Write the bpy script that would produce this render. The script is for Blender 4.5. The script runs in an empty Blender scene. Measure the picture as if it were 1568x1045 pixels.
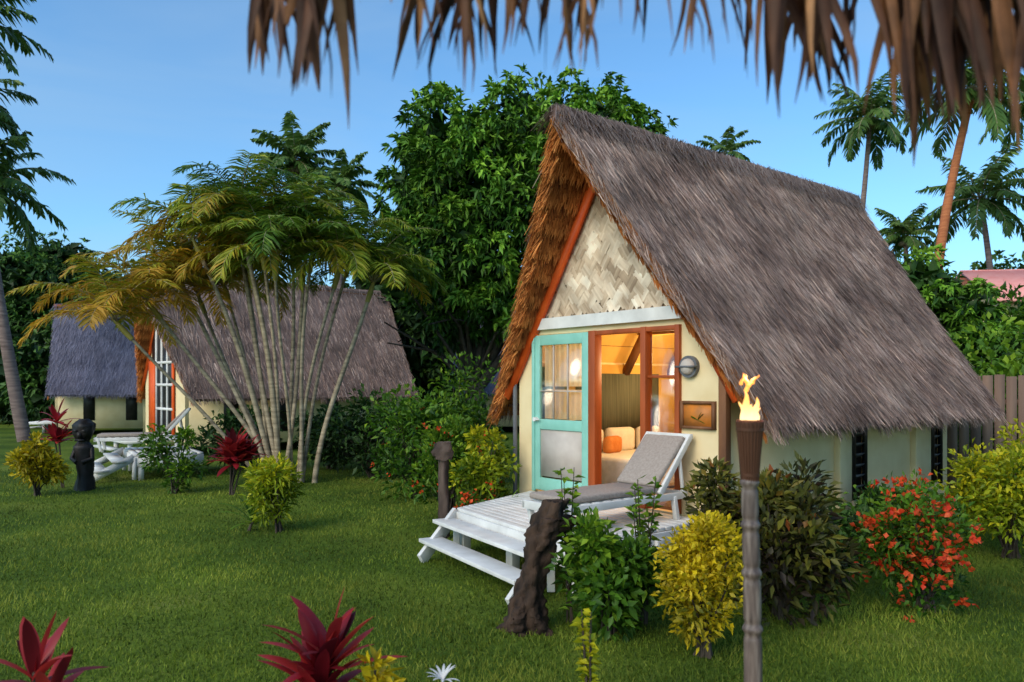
import bpy, math, random
import numpy as np
from mathutils import Vector
R = np.random.default_rng(7)
random.seed(7)
sc = bpy.context.scene
rad = math.radians

# ------------------------------------------------------------------ helpers
def norm(a):
    a = np.asarray(a, float)
    return a / np.maximum(np.linalg.norm(a, axis=-1, keepdims=True), 1e-9)

class MB:
    def __init__(s):
        s.V=[]; s.F=[]; s.R=[]; s.M=[]; s.n=0
    def add(s, V, F, rnd=0.5, mat=0):
        V=np.asarray(V,float).reshape(-1,3); F=np.asarray(F,int)
        s.V.append(V); s.F.append(F+s.n); s.n+=len(V)
        r=np.asarray(rnd,float)
        if r.ndim==0: r=np.full(len(V), float(r))
        s.R.append(r); s.M.append(np.full(len(F),mat))
        return s
    def box(s, c, size, mat=0, rnd=None, rz=0.0):
        c=np.array(c,float); h=np.array(size,float)/2
        P=np.array([[x,y,z] for x in(-1,1) for y in(-1,1) for z in(-1,1)])*h
        if rz:
            cs,sn=math.cos(rz),math.sin(rz)
            P=np.stack([P[:,0]*cs-P[:,1]*sn,P[:,0]*sn+P[:,1]*cs,P[:,2]],1)
        F=[[0,1,3,2],[4,6,7,5],[0,4,5,1],[2,3,7,6],[0,2,6,4],[1,5,7,3]]
        s.add(P+c,F,random.random() if rnd is None else rnd,mat); return s
    def beam(s,p0,p1,w,h,up=(0,0,1),mat=0,rnd=None):
        p0=np.array(p0,float);p1=np.array(p1,float)
        d=norm(p1-p0); up=np.array(up,float)
        sd=norm(np.cross(d,up)); u=norm(np.cross(sd,d))
        V=[]
        for p in(p0,p1):
            for a,b in((-1,-1),(1,-1),(1,1),(-1,1)):
                V.append(p+sd*a*w/2+u*b*h/2)
        F=[[0,1,2,3],[7,6,5,4],[0,4,5,1],[1,5,6,2],[2,6,7,3],[3,7,4,0]]
        s.add(V,F,random.random() if rnd is None else rnd,mat); return s
    def tube(s,pts,radii,k=8,mat=0,rnd=0.5,cap=True):
        pts=np.asarray(pts,float); n=len(pts)
        radii=np.broadcast_to(np.asarray(radii,float),(n,))
        T=norm(np.gradient(pts,axis=0))
        ref=np.array([1,0,0.]) if abs(T[0][0])<0.8 else np.array([0,1,0.])
        V=[]
        for i in range(n):
            a=norm(np.cross(T[i],ref)); b=np.cross(T[i],a)
            an=np.arange(k)/k*2*math.pi
            V.append(pts[i]+radii[i]*(np.cos(an)[:,None]*a+np.sin(an)[:,None]*b))
        V=np.concatenate(V)
        F=[[i*k+j,i*k+(j+1)%k,(i+1)*k+(j+1)%k,(i+1)*k+j] for i in range(n-1) for j in range(k)]
        s.add(V,F,rnd,mat)
        if cap:
            V2=np.concatenate([V[-k:],[pts[-1]]]); s.add(V2,[[j,(j+1)%k,k] for j in range(k)],rnd,mat)
            V2=np.concatenate([V[:k],[pts[0]]]); s.add(V2,[[(j+1)%k,j,k] for j in range(k)],rnd,mat)
        return s
    def prism(s,poly,x0,x1,mat=0,rnd=0.5):   # polygon in local y,z extruded in x
        n=len(poly)
        V=[(x0,y,z) for y,z in poly]+[(x1,y,z) for y,z in poly]
        s.add(V,[list(range(n))],rnd,mat); s.add(V,[list(range(n,2*n))[::-1]],rnd,mat)
        s.add(V,[[i,(i+1)%n,n+(i+1)%n,n+i] for i in range(n)],rnd,mat); return s
    def leaves(s,C,D,L,W,rnd,mat=0,up=0.6,fold=0.25,droop=0.0):
        C=np.asarray(C,float);N=len(C);D=norm(D)
        L=np.broadcast_to(np.asarray(L,float),(N,))[:,None];W=np.broadcast_to(np.asarray(W,float),(N,))[:,None]
        ref=R.normal(size=(N,3))*0.5; ref[:,2]+=up
        S=norm(np.cross(D,ref)); Nn=norm(np.cross(S,D))
        b=C; m=C+D*L*0.45
        l=m+S*W/2+Nn*W*fold; r=m-S*W/2+Nn*W*fold
        t=C+D*L; t[:,2]-=(droop*L)[:,0]
        V=np.stack([b,l,t,r],1).reshape(-1,3)
        i=np.arange(N)*4
        F=np.concatenate([np.stack([i,i+1,i+2],1),np.stack([i,i+2,i+3],1)])
        s.add(V,F,np.repeat(np.broadcast_to(rnd,(N,)),4),mat); return s
    def strands(s,P,D,L,W,rnd,side,mat=0,tip=0.35):
        N=len(P);D=norm(D);L=np.asarray(L)[:,None];W=np.asarray(W)[:,None]
        S=norm(side)
        e=P+D*L
        V=np.stack([P+S*W/2,P-S*W/2,e-S*W/2*tip,e+S*W/2*tip],1).reshape(-1,3)
        i=np.arange(N)*4
        s.add(V,np.stack([i,i+1,i+2,i+3],1),np.repeat(rnd,4),mat); return s
    def strap(s,base,az,el,L,W,droop,rnd,mat=0,seg=7,fold=0.25,twist=0.0):
        p=np.array(base,float); V=[]
        for i in range(seg+1):
            t=i/seg; e=el-droop*t**1.2
            d=np.array([math.cos(az)*math.cos(e),math.sin(az)*math.cos(e),math.sin(e)])
            a=az+math.pi/2+twist*t
            sd=np.array([math.cos(a),math.sin(a),0]); nn=np.cross(d,sd)
            w=W*(math.sin(math.pi*min(1,(0.12+0.88*t)))**0.6 if t<1 else 0.02)/2
            V+= [p+sd*w-nn*w*fold, p, p-sd*w-nn*w*fold]
            p=p+d*L/seg
        F=[]
        for i in range(seg):
            a=i*3; F+=[[a,a+1,a+4,a+3],[a+1,a+2,a+5,a+4]]
        s.add(V,F,rnd,mat); return s
    def build(s,name,mats,parent=None,smooth=False,bevel=0):
        V=np.concatenate(s.V); me=bpy.data.meshes.new(name)
        me.vertices.add(len(V)); me.vertices.foreach_set('co',V.ravel())
        li=np.concatenate([f.ravel() for f in s.F]); tot=np.concatenate([np.full(len(f),f.shape[1]) for f in s.F])
        st=np.concatenate([[0],np.cumsum(tot)[:-1]])
        me.loops.add(len(li)); me.loops.foreach_set('vertex_index',li.astype(np.int32))
        me.polygons.add(len(tot)); me.polygons.foreach_set('loop_start',st.astype(np.int32))
        me.polygons.foreach_set('material_index',np.concatenate(s.M).astype(np.int32))
        me.update(calc_edges=True)
        at=me.attributes.new('rnd','FLOAT','POINT'); at.data.foreach_set('value',np.concatenate(s.R).astype(np.float32))
        if smooth: me.polygons.foreach_set('use_smooth',np.ones(len(tot),bool))
        for m in (mats if isinstance(mats,(list,tuple)) else [mats]): me.materials.append(m)
        o=bpy.data.objects.new(name,me); sc.collection.objects.link(o)
        if parent: o.parent=parent
        if bevel:
            b=o.modifiers.new('bev','BEVEL'); b.width=bevel; b.segments=2; b.limit_method='ANGLE'
        return o

def empty(name,loc=(0,0,0),rz=0):
    o=bpy.data.objects.new(name,None); o.location=loc; o.rotation_euler=(0,0,rz)
    sc.collection.objects.link(o); return o

# ------------------------------------------------------------------ materials
def newmat(name):
    m=bpy.data.materials.new(name); m.use_nodes=True
    nt=m.node_tree; b=nt.nodes['Principled BSDF']; return m,nt,b
def ramp(nt,cols,poss=None):
    r=nt.nodes.new('ShaderNodeValToRGB'); e=r.color_ramp.elements
    n=len(cols); poss=poss or [i/(n-1) for i in range(n)]
    while len(e)<n: e.new(0.5)
    for i in range(n): e[i].position=poss[i]; e[i].color=(*cols[i],1)
    return r
def m_attr(name,cols,rough=0.6,transl=0.0,nscale=1.5,namt=0.35,spec=0.3):
    m,nt,b=newmat(name)
    at=nt.nodes.new('ShaderNodeAttribute'); at.attribute_name='rnd'
    r=ramp(nt,cols); nt.links.new(at.outputs['Fac'],r.inputs[0])
    no=nt.nodes.new('ShaderNodeTexNoise'); no.inputs['Scale'].default_value=nscale; no.inputs['Detail'].default_value=3
    tc=nt.nodes.new('ShaderNodeTexCoord'); nt.links.new(tc.outputs['Object'],no.inputs['Vector'])
    mr=nt.nodes.new('ShaderNodeMapRange'); mr.inputs[1].default_value=.3; mr.inputs[2].default_value=.7
    mr.inputs[3].default_value=1-namt; mr.inputs[4].default_value=1+namt
    nt.links.new(no.outputs['Fac'],mr.inputs[0])
    mx=nt.nodes.new('ShaderNodeVectorMath'); mx.operation='SCALE'
    nt.links.new(r.outputs[0],mx.inputs[0]); nt.links.new(mr.outputs[0],mx.inputs['Scale'])
    nt.links.new(mx.outputs[0],b.inputs['Base Color'])
    b.inputs['Roughness'].default_value=rough; b.inputs['Specular IOR Level'].default_value=spec
    if transl>0:
        t=nt.nodes.new('ShaderNodeBsdfTranslucent'); nt.links.new(mx.outputs[0],t.inputs[0])
        s=nt.nodes.new('ShaderNodeMixShader'); s.inputs[0].default_value=transl
        nt.links.new(b.outputs[0],s.inputs[1]); nt.links.new(t.outputs[0],s.inputs[2])
        nt.links.new(s.outputs[0],nt.nodes['Material Output'].inputs['Surface'])
    return m
def m_noise(name,c1,c2,scale=6,rough=0.7,bump=0.2,stretch=(1,1,1),detail=6,bdist=0.01):
    m,nt,b=newmat(name)
    tc=nt.nodes.new('ShaderNodeTexCoord'); mp=nt.nodes.new('ShaderNodeMapping'); mp.inputs['Scale'].default_value=stretch
    nt.links.new(tc.outputs['Object'],mp.inputs[0])
    no=nt.nodes.new('ShaderNodeTexNoise'); no.inputs['Scale'].default_value=scale; no.inputs['Detail'].default_value=detail
    nt.links.new(mp.outputs[0],no.inputs['Vector'])
    r=ramp(nt,[c1,c2],[.3,.7]); nt.links.new(no.outputs['Fac'],r.inputs[0]); nt.links.new(r.outputs[0],b.inputs['Base Color'])
    b.inputs['Roughness'].default_value=rough; b.inputs['Specular IOR Level'].default_value=.3
    if bump:
        bp=nt.nodes.new('ShaderNodeBump'); bp.inputs['Strength'].default_value=bump; bp.inputs['Distance'].default_value=bdist
        nt.links.new(no.outputs['Fac'],bp.inputs['Height']); nt.links.new(bp.outputs[0],b.inputs['Normal'])
    return m

M_thatch=m_attr('thatch',[(.10,.060,.050),(.25,.160,.13),(.42,.285,.23),(.66,.48,.39)],.9,0,1.6,.34)
M_thatch_blue=m_attr('thatch_weathered',[(.08,.07,.10),(.18,.165,.22),(.31,.28,.36)],.9,0,1.2,.2)
M_under=m_noise('thatch_underside',(.20,.062,.015),(.56,.20,.045),9,.8,.8,(1,4,4))  # orange thatch, with the warm glow under the eaves put into its colour
M_raw=m_attr('raw_thatch_ends',[(.13,.035,.010),(.52,.17,.035),(.85,.36,.10)],.85,.1,3,.3)  # orange ends; the warm glow along the left rake is in this colour too
M_red=m_noise('red_paint',(.70,.085,.010),(.84,.13,.02),5,.5,.1)
M_cream=m_noise('cream_plaster',(.74,.57,.31),(.84,.68,.41),3,.8,.15)
M_white=m_noise('white_paint',(.60,.58,.55),(.80,.775,.74),4,.5,.12,(1,1,1))
M_turq=m_noise('turquoise_paint',(.22,.50,.41),(.28,.58,.48),6,.4,.08)
M_panel=m_noise('grey_panel',(.46,.39,.34),(.56,.49,.43),5,.6,.05)
M_wood=m_noise('brown_wood',(.10,.04,.018),(.26,.11,.045),7,.6,.4,(1,1,.15))
M_torch=m_noise('torch_wood',(.05,.018,.01),(.15,.055,.025),9,.6,.5,(1,1,.15))
M_redwood=m_noise('red_wood',(.26,.055,.012),(.42,.09,.022),7,.45,.2,(1,1,.15))
M_darkwood=m_noise('driftwood',(.006,.004,.003),(.085,.048,.03),11,.9,1.0,(1,1,.35),8,.04)
M_dark=m_noise('dark_frame',(.008,.007,.008),(.02,.018,.018),5,.4,.1)
M_black=m_noise('carved_black',(.006,.005,.005),(.022,.016,.015),8,.5,.6,bdist=.02)
M_room=m_noise('room_wall',(.62,.38,.09),(.74,.47,.13),3,.8,.05)
M_floor=m_noise('room_floor',(.2,.1,.04),(.3,.16,.07),5,.5,.1,(1,6,1))
M_fab=m_noise('linen',(.70,.66,.58),(.8,.76,.7),14,.9,.3)
M_sheer=m_attr('sheer_curtain',[(.80,.70,.50),(.86,.78,.60)],.9,.6,6,.1)
M_orangefab=m_noise('orange_fabric',(.55,.18,.04),(.65,.26,.08),14,.9,.2)
M_cushion=m_noise('lounger_cushion',(.30,.24,.205),(.40,.33,.28),40,.9,.2)
M_curtain=m_noise('grey_curtain',(.07,.08,.06),(.14,.15,.11),4,.9,.5,(8,8,.3))
M_metal=m_noise('grey_metal',(.10,.10,.11),(.16,.16,.17),5,.4,.05)
M_fence=m_noise('fence_wood',(.10,.06,.045),(.24,.15,.105),6,.8,.4,(1,1,.1))
M_pink=m_noise('pink_roof',(.78,.27,.24),(.84,.38,.34),3,.6,.1)
M_bark=m_noise('bark',(.03,.022,.016),(.10,.075,.055),9,.9,1.0,(1,1,.4),8,.03)
M_coco=m_noise('palm_bark',(.13,.085,.075),(.30,.21,.18),3,.85,.7,(.6,.6,5),6,.03)
M_cocored=m_noise('palm_bark_warm',(.34,.10,.04),(.52,.18,.07),3,.85,.7,(.6,.6,5),6,.03)
M_areca=m_noise('areca_stem',(.16,.12,.075),(.48,.38,.25),2.2,.6,.4,(.6,.6,7),5,.02)

def m_glass():
    m,nt,b=newmat('window_glass')
    g=nt.nodes.new('ShaderNodeBsdfGlossy'); g.inputs['Roughness'].default_value=.14; g.inputs[0].default_value=(.9,.9,.9,1)
    t=nt.nodes.new('ShaderNodeBsdfTransparent'); t.inputs[0].default_value=(.92,.92,.9,1)
    x=nt.nodes.new('ShaderNodeMixShader'); x.inputs[0].default_value=.14
    nt.links.new(t.outputs[0],x.inputs[1]); nt.links.new(g.outputs[0],x.inputs[2])
    nt.links.new(x.outputs[0],nt.nodes['Material Output'].inputs['Surface']); return m
M_glass=m_glass()
M_weave=m_noise('bamboo_backing',(.20,.13,.08),(.34,.24,.15),9,.8,.4)
M_slat=m_attr('split_bamboo_slats',[(.26,.175,.11),(.50,.37,.25),(.70,.56,.41),(.86,.75,.59)],.65,0,3.5,.30)
M_mango=m_attr('mango_leaves',[(.014,.040,.004),(.05,.135,.010),(.12,.26,.018),(.22,.38,.03)],.6,0,.8,.3)
M_forest=m_attr('forest_leaves',[(.012,.032,.006),(.038,.095,.012),(.085,.165,.02)],.6,0,.3,.4)
M_arecaL=m_attr('areca_leaves',[(.045,.11,.008),(.14,.23,.014),(.32,.32,.02),(.54,.29,.025)],.5,.3,.7,.25)
M_coconut=m_attr('coconut_leaves',[(.03,.065,.015),(.08,.155,.03),(.18,.26,.05)],.5,.25,.4,.25)
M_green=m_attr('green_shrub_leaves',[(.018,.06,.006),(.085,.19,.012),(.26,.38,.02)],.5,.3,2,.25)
M_yel=m_attr('yellow_croton_leaves',[(.12,.12,.006),(.58,.42,.012),(.85,.63,.015)],.5,.3,3,.2)
M_yelgr=m_attr('yellowgreen_leaves',[(.06,.12,.006),(.28,.34,.012),(.68,.56,.015)],.5,.3,3,.2)
M_darkcro=m_attr('dark_croton_leaves',[(.03,.018,.010),(.08,.085,.015),(.19,.17,.02),(.28,.07,.02)],.5,.2,3,.25)
M_ti=m_attr('red_ti_leaves',[(.08,.008,.012),(.32,.014,.022),(.60,.05,.04)],.4,.3,3,.25,.4)
M_redfl=m_attr('red_flowers',[(.70,.035,.01),(.90,.14,.03)],.5,.3,3,.1)
M_grass=m_attr('grass_blades',[(.035,.060,.007),(.11,.165,.015),(.27,.29,.04)],.65,.2,.5,.42,.15)
M_fthatch=m_attr('dried_palm_leaf',[(.035,.015,.010),(.13,.052,.026),(.28,.12,.05),(.50,.25,.11)],.6,.25,14,.4)

# ------------------------------------------------------------------ ground
def ground():
    m,nt,b=newmat('lawn'); N=nt.nodes;Lk=nt.links
    tc=N.new('ShaderNodeTexCoord')
    n1=N.new('ShaderNodeTexNoise');n1.inputs['Scale'].default_value=.55;n1.inputs['Detail'].default_value=5;Lk.new(tc.outputs['Object'],n1.inputs['Vector'])
    n2=N.new('ShaderNodeTexNoise');n2.inputs['Scale'].default_value=28;n2.inputs['Detail'].default_value=6;n2.inputs['Roughness'].default_value=.75;Lk.new(tc.outputs['Object'],n2.inputs['Vector'])
    a=N.new('ShaderNodeMath');a.operation='MULTIPLY_ADD';a.inputs[1].default_value=.8;Lk.new(n2.outputs['Fac'],a.inputs[0]);
    h=N.new('ShaderNodeMath');h.operation='MULTIPLY';h.inputs[1].default_value=.8;Lk.new(n1.outputs['Fac'],h.inputs[0]);Lk.new(h.outputs[0],a.inputs[2])
    r=ramp(nt,[(.025,.045,.006),(.07,.12,.012),(.15,.20,.022),(.25,.25,.06)],[.5,.75,.92,1.0]);Lk.new(a.outputs[0],r.inputs[0]);Lk.new(r.outputs[0],b.inputs['Base Color'])
    bp=N.new('ShaderNodeBump');bp.inputs['Strength'].default_value=.7;bp.inputs['Distance'].default_value=.04;Lk.new(n2.outputs['Fac'],bp.inputs['Height']);Lk.new(bp.outputs[0],b.inputs['Normal'])
    b.inputs['Roughness'].default_value=.85;b.inputs['Specular IOR Level'].default_value=.1
    g=MB(); g.add([(-900,-60,0),(900,-60,0),(900,1500,0),(-900,1500,0)],[[0,1,2,3]]); g.build('lawn_ground',m)
    N_=170000
    Y=2.6*np.exp(R.random(N_)*math.log(17/2.6)); X=(R.random(N_)*2-1)*.72*Y
    P=np.stack([X,Y,np.zeros(N_)],1); n=N_
    D=np.stack([R.normal(0,.5,n),R.normal(0,.5,n),np.ones(n)],1)
    S=np.stack([np.ones(n),R.normal(0,.4,n),np.zeros(n)],1)
    pat=.2*np.sin(X*1.3+2*np.sin(Y*.8))*np.sin(Y*1.1+X*.5)+.15*np.sin(X*3.1+Y*2.2)*np.sin(Y*3.7-X*1.9)+.10*np.sin(X*7.3+3*np.sin(Y*2))*np.sin(Y*6.1)
    mb=MB(); mb.strands(P,D,R.uniform(.02,.05,n)*(1+pat),R.uniform(.004,.008,n)*(1+Y*.09),np.clip(R.beta(2,2.6,n)+pat,0,1),S,tip=.1)
    mb.build('grass',M_grass)
ground()

# ------------------------------------------------------------------ hut
def build_hut(name,loc,rz,length=5.3,nstr=15000,thatch=M_thatch,front=True,redridge=False):
    e=empty(name,loc,rz)
    RZ=4.87;DR=3.38;HS=2.2;CY=1.6
    xb_r=length+.5; xb_e=length+.19
    th=math.atan2(DR,HS)
    def pos(sg,x,q,off):
        y=CY+sg*HS*q; z=RZ-DR*(q+.02*np.sin(math.pi*q))
        return np.stack([x,y+sg*math.sin(th)*off,z+math.cos(th)*off],-1)
    def xf(q): return -.8*(1-q)**1.1
    def xb(q): return xb_r+(xb_e-xb_r)*q
    mb=MB(); K=14
    for sg in(-1,1):
        q=np.linspace(0,1,K)
        A=pos(sg,xf(q),q,0.);B=pos(sg,xb(q),q,0.);C=pos(sg,xf(q),q,-.11);D=pos(sg,xb(q),q,-.11)
        V=np.concatenate([A,B,C,D]);i=np.arange(K-1)
        mb.add(V,np.stack([i,i+1,K+i+1,K+i],1),.35,0)
        mb.add(V,np.stack([2*K+i,2*K+i+1,3*K+i+1,3*K+i],1),.5,1)
        mb.add(V,np.stack([i,i+1,2*K+i+1,2*K+i],1),.3,1)
        mb.add(V,np.stack([K+i,K+i+1,3*K+i+1,3*K+i],1),.3,0)
        mb.add(V,[[K-1,2*K-1,4*K-1,3*K-1]],.3,0)
    mb.build('roof_deck',[thatch,M_under],e)
    mb=MB()
    fine=.72 if nstr>20000 else 1.
    for sg,n in((-1,nstr),(1,nstr//4)):
        q=R.random(n)**.9*.97; x=xf(q)-.01+R.random(n)*(xb(q)-xf(q)+.04)
        P=pos(sg,x,q,.004+R.random(n)*.02)
        q2=np.minimum(q+.12,1.12); P2=pos(sg,x+R.normal(0,.055,n),q2,.03+R.random(n)*.055)
        band=(np.sin(q*46+R.normal(0,.6,n)+np.sin(x*2)*1.0)*.06)
        blot=.15*np.sin(x*2.3+1+3*np.sin(q*5))*np.sin(q*9+x)+.11*np.sin(x*7+q*13)*np.sin(q*21-x*3)
        rr=np.clip(R.beta(2.4,2.6,n)+band+blot,0,1)
        S=np.tile([[1.,0,0]],(n,1))+R.normal(0,.35,(n,3))
        mb.strands(P,P2-P,R.uniform(.10,.34,n),R.uniform(.007,.022,n)*fine,rr,S)
        m=nstr//3 if sg<0 else nstr//8
        x=-.05+R.random(m)*(xb_e+.12); q=R.uniform(.92,1.0,m)
        P=pos(sg,x,q,R.uniform(-.10,.03,m))
        Dn=np.stack([R.normal(0,.16,m),sg*R.uniform(.15,.6,m),-np.ones(m)],1)
        ln=R.uniform(.05,.18,m)*(1+.35*np.sin(x*9)*np.sin(x*3.7))
        mb.strands(P,Dn,ln,R.uniform(.008,.022,m)*fine,np.clip(R.beta(2,2.5,m)-.05,0,1),np.tile([[1.,0,0]],(m,1))+R.normal(0,.4,(m,3)))
        for fx,dirx in((xf,-1),(xb,1)):
            m=1700 if nstr>8000 else 500
            q=R.random(m); x=fx(q)+dirx*R.uniform(-.06,.03,m)
            left=(sg>0 and dirx<0)
            P=pos(sg,x,q,R.uniform(-.11,.01 if left else .03,m)); P2=pos(sg,x+dirx*R.uniform(-.02,.10,m),q+.1,R.uniform(-.14 if left else -.08,.02,m))
            mb.strands(P,P2-P,R.uniform(.08,.26,m),R.uniform(.008,.02,m)*fine,R.beta(2,2,m)*.9+.05,R.normal(0,1,(m,3)),1 if left else 0)
    # layered bundle ends on the left rake
    m=2600; k=13; kk=R.integers(0,k,m); q=(kk+.5)/k+R.normal(0,.010,m)
    P=pos(1,xf(q)+.04,q,R.uniform(-.17,-.02,m)); P2=pos(1,xf(q)-R.uniform(.0,.11,m),q+.06,R.uniform(-.26,-.04,m))
    mb.strands(P,P2-P,R.uniform(.10,.22,m),R.uniform(.01,.025,m),R.beta(2,2,m),R.normal(0,1,(m,3)),1)
    # exposed underside of the front overhang: overlapping courses, dark at the root and light at the butt
    for sg in(1,-1):
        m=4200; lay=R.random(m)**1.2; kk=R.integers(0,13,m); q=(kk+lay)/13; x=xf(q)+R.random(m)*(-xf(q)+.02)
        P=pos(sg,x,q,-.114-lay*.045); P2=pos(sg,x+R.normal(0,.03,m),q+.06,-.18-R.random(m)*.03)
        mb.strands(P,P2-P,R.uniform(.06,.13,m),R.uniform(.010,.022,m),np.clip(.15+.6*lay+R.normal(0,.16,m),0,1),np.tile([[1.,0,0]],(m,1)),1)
    m=nstr//6
    x=-.82+R.random(m)*(xb_r+.84); sg=np.where(R.random(m)<.5,-1,1)
    P=np.stack([x,np.full(m,CY)+R.normal(0,.03,m),RZ+.07+R.normal(0,.012,m)],1)
    D=np.stack([R.normal(0,.5,m),sg*np.cos(th)*1.,-np.sin(th)*np.ones(m)],1)
    mb.strands(P,D,R.uniform(.15,.4,m),R.uniform(.01,.022,m)*fine,R.beta(2,2.6,m),np.tile([[1.,0,0]],(m,1)))
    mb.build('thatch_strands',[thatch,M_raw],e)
    mb=MB(); xs=np.linspace(-.80,xb_r+.0,30)
    mb.tube(np.stack([xs,np.full(30,CY),RZ+.0+.02*np.sin(xs*3)],1),.075,8,0,.3)
    mb.build('ridge_roll',[M_redwood if redridge else thatch],e,True)
    mb=MB()
    for sg in(-1,1):
        for q in np.linspace(.06,.95,11):
            a=pos(sg,np.array(.12),np.array(q),-.14); b_=pos(sg,np.array(xb(q)-.05),np.array(q),-.14)
            mb.beam(a,b_,.045,.04,(0,0,1),0)
        a=pos(sg,np.array(-.05),np.array(.03),-.20); b_=pos(sg,np.array(-.05),np.array(.90),-.20)
        mb.beam(a,b_,.05,.15 if sg>0 else .06,(0,sg*math.sin(th),math.cos(th)),1)
    mb.build('roof_battens',[M_wood,M_red],e)
    W=3.2;L=length;F0=.12
    if not front:
        mb=MB()
        g=[(0,F0),(W,F0),(W,2.15),(CY+.05,4.6),(CY-.05,4.6),(0,2.15)]
        mb.prism(g,0.,.1,0)
        mb.prism(g,L-.1,L,0)
        mb.box((L/2,.05,1.2),(L-.2,.1,1.9),0); mb.box((L/2,W-.05,1.2),(L-.2,.1,1.9),0)
        mb.build('walls',M_cream,e)
        mb=MB()
        mb.box((-.02,1.6,1.95),(.04,1.8,2.9),0)
        for yy in(.72,1.15,1.6,2.05,2.48): mb.box((-.06,yy,1.95 if .9<yy<2.3 else 1.5),(.05,.07,2.95 if .9<yy<2.3 else 2.05),2 if .9<yy<2.3 else 1)
        for z_ in(.5,1.2,1.85,2.45,3.4): mb.box((-.067,1.6,z_),(.04,1.82 if z_<2.6 else .95,.07),2)
        mb.box((-.10,2.3,1.5),(.03,.5,2.0),1)
        for xx in(1.2,2.7,4.2):
            if xx<L: mb.box((xx,-.005,1.2),(.4,.03,1.3),0)
        mb.build('door_and_windows',[M_dark,M_red,M_white],e)
        mb=MB(); mb.box((-.7,1.6,.42),(1.3,2.6,.08)); mb.box((-1.45,1.6,.22),(.25,1.6,.05))
        for yy in(.4,1.6,2.8): mb.box((-1.2,yy,.19),(.1,.1,.38))
        mb.build('deck',M_white,e); return e
    mb=MB()
    mb.prism([(0,F0),(.5,F0),(.5,2.5),(.46,2.56),(.16,2.45),(0,2.2)],0,.1)
    mb.prism([(2.86,F0),(W,F0),(W,2.2),(3.04,2.45),(2.9,2.56),(2.86,2.5)],0,.1)
    mb.prism([(.5,2.5),(2.86,2.5),(2.9,2.56),(.46,2.56)],.002,.1)
    mb.prism([(.5,F0),(2.86,F0),(2.86,.5),(.5,.5)],0,.1)
    slots=[(2.6,2.92),(4.78,5.08)]; prev=.1
    for a,b_ in slots:
        mb.box(((prev+a)/2,.05,1.15),(a-prev,.1,2.06)); 
        mb.box(((a+b_)/2,.05,.3),(b_-a,.098,.36)); mb.box(((a+b_)/2,.05,2.06),(b_-a,.098,.24)); prev=b_
    mb.box(((prev+L)/2,.05,1.15),(L-prev,.1,2.06))
    mb.box((2.25,-.04,1.1),(.16,.08,1.96)); mb.box((4.2,-.04,1.1),(.14,.08,1.96))
    mb.box((L/2,W-.05,1.15),(L-.2,.1,2.06))
    mb.prism([(.1,F0),(W-.1,F0),(W-.1,2.1),(CY+.05,4.55),(CY-.05,4.55),(.1,2.1)],L-.1,L)
    mb.build('walls',M_cream,e,bevel=.006)
    mb=MB()
    for a,b_ in slots:
        mb.box(((a+b_)/2,.06,1.22),(b_-a-.006,.03,1.48),0)
        for z in np.arange(.6,1.9,.13):
            mb.beam((a+.01,.02,z),(b_-.01,.02,z),.008,.09,(0,-1,.9),1)
        mb.box((a+.02,-.005,1.22),(.04,.05,1.5),0); mb.box((b_-.02,-.005,1.22),(.04,.05,1.5),0)
    mb.build('louvre_windows',[M_dark,M_metal],e)
    mb=MB(); mb.box((-.03,-.06,1.15),(.09,.09,2.0)); mb.box((2.75,-.03,1.95),(5.2,.06,.1)); mb.build('corner_post',M_wood,e,bevel=.008)
    mb=MB(); mb.tube([(-.04,3.24,.1),(-.04,3.24,2.05)],.03,8); mb.build('drain_pipe',M_metal,e,True)
    mb=MB(); mb.prism([(.24,2.705),(2.96,2.705),(CY+.03,4.72),(CY-.03,4.72)],.04,.08); mb.build('gable_backing',M_weave,e)
    # woven gable: real split-bamboo slats in a herringbone, every cell a bundle of slanted slats
    mb=MB(); cw=.105; chh=.15
    Q=[]
    for ci in range(-16,17):
        for cj in range(0,18):
            y=CY+(ci+.5)*cw; zc=2.70+(cj+.5*(ci%2))*chh+R.normal(0,.012)
            if zc>4.80-1.55*abs(y-CY)-.02: continue
            s_=1 if ci%2 else -1
            tone=np.clip(R.normal(.52,.20),0,1); ang=rad(52+R.normal(0,5)); lift=R.uniform(.004,.016)
            for k_ in range(5):
                off=(k_-2)*.024
                d=np.array([0,s_*math.cos(ang),math.sin(ang)]); nrm=np.array([0,-s_*math.sin(ang),math.cos(ang)])
                c=np.array([.036-lift,y,zc])+nrm*off; hl=R.uniform(.082,.105)
                a=c-d*hl; b_=c+d*hl; b_[0]-=.006; a[0]+=.003
                lim=lambda p: p[2]<4.76-1.55*abs(p[1]-CY) and p[2]>2.69
                if not(lim(a) and lim(b_)): 
                    if not lim(b_): b_=c+d*hl*.2
                    if not lim(a): a=c-d*hl*.4
                    if a[2]<2.66: continue
                w=nrm*.0125; bulge=np.array([-.004,0,0])
                m_=(a+b_)/2+bulge
                mb.add([a-w,a+w,m_+w,m_-w,b_+w,b_-w],[[0,1,2,3],[3,2,4,5]],np.clip(tone+R.normal(0,.10),0,1))
    mb.build('woven_gable',M_slat,e)
    mb=MB(); mb.prism([(.20,2.56),(3.0,2.56),(2.90,2.70),(.32,2.70)],-.06,.09); mb.build('tie_beam',M_white,e,bevel=.01)
    mb=MB()
    y0,y1,z0,z1=1.86,2.85,.52,2.49
    st=.11
    mb.box((-.02,y0+st/2,(z0+z1)/2),(.05,st,z1-z0)); mb.box((-.02,y1-st/2,(z0+z1)/2),(.05,st,z1-z0))
    yi=y1-y0-2*st; yc=(y0+y1)/2
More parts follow.
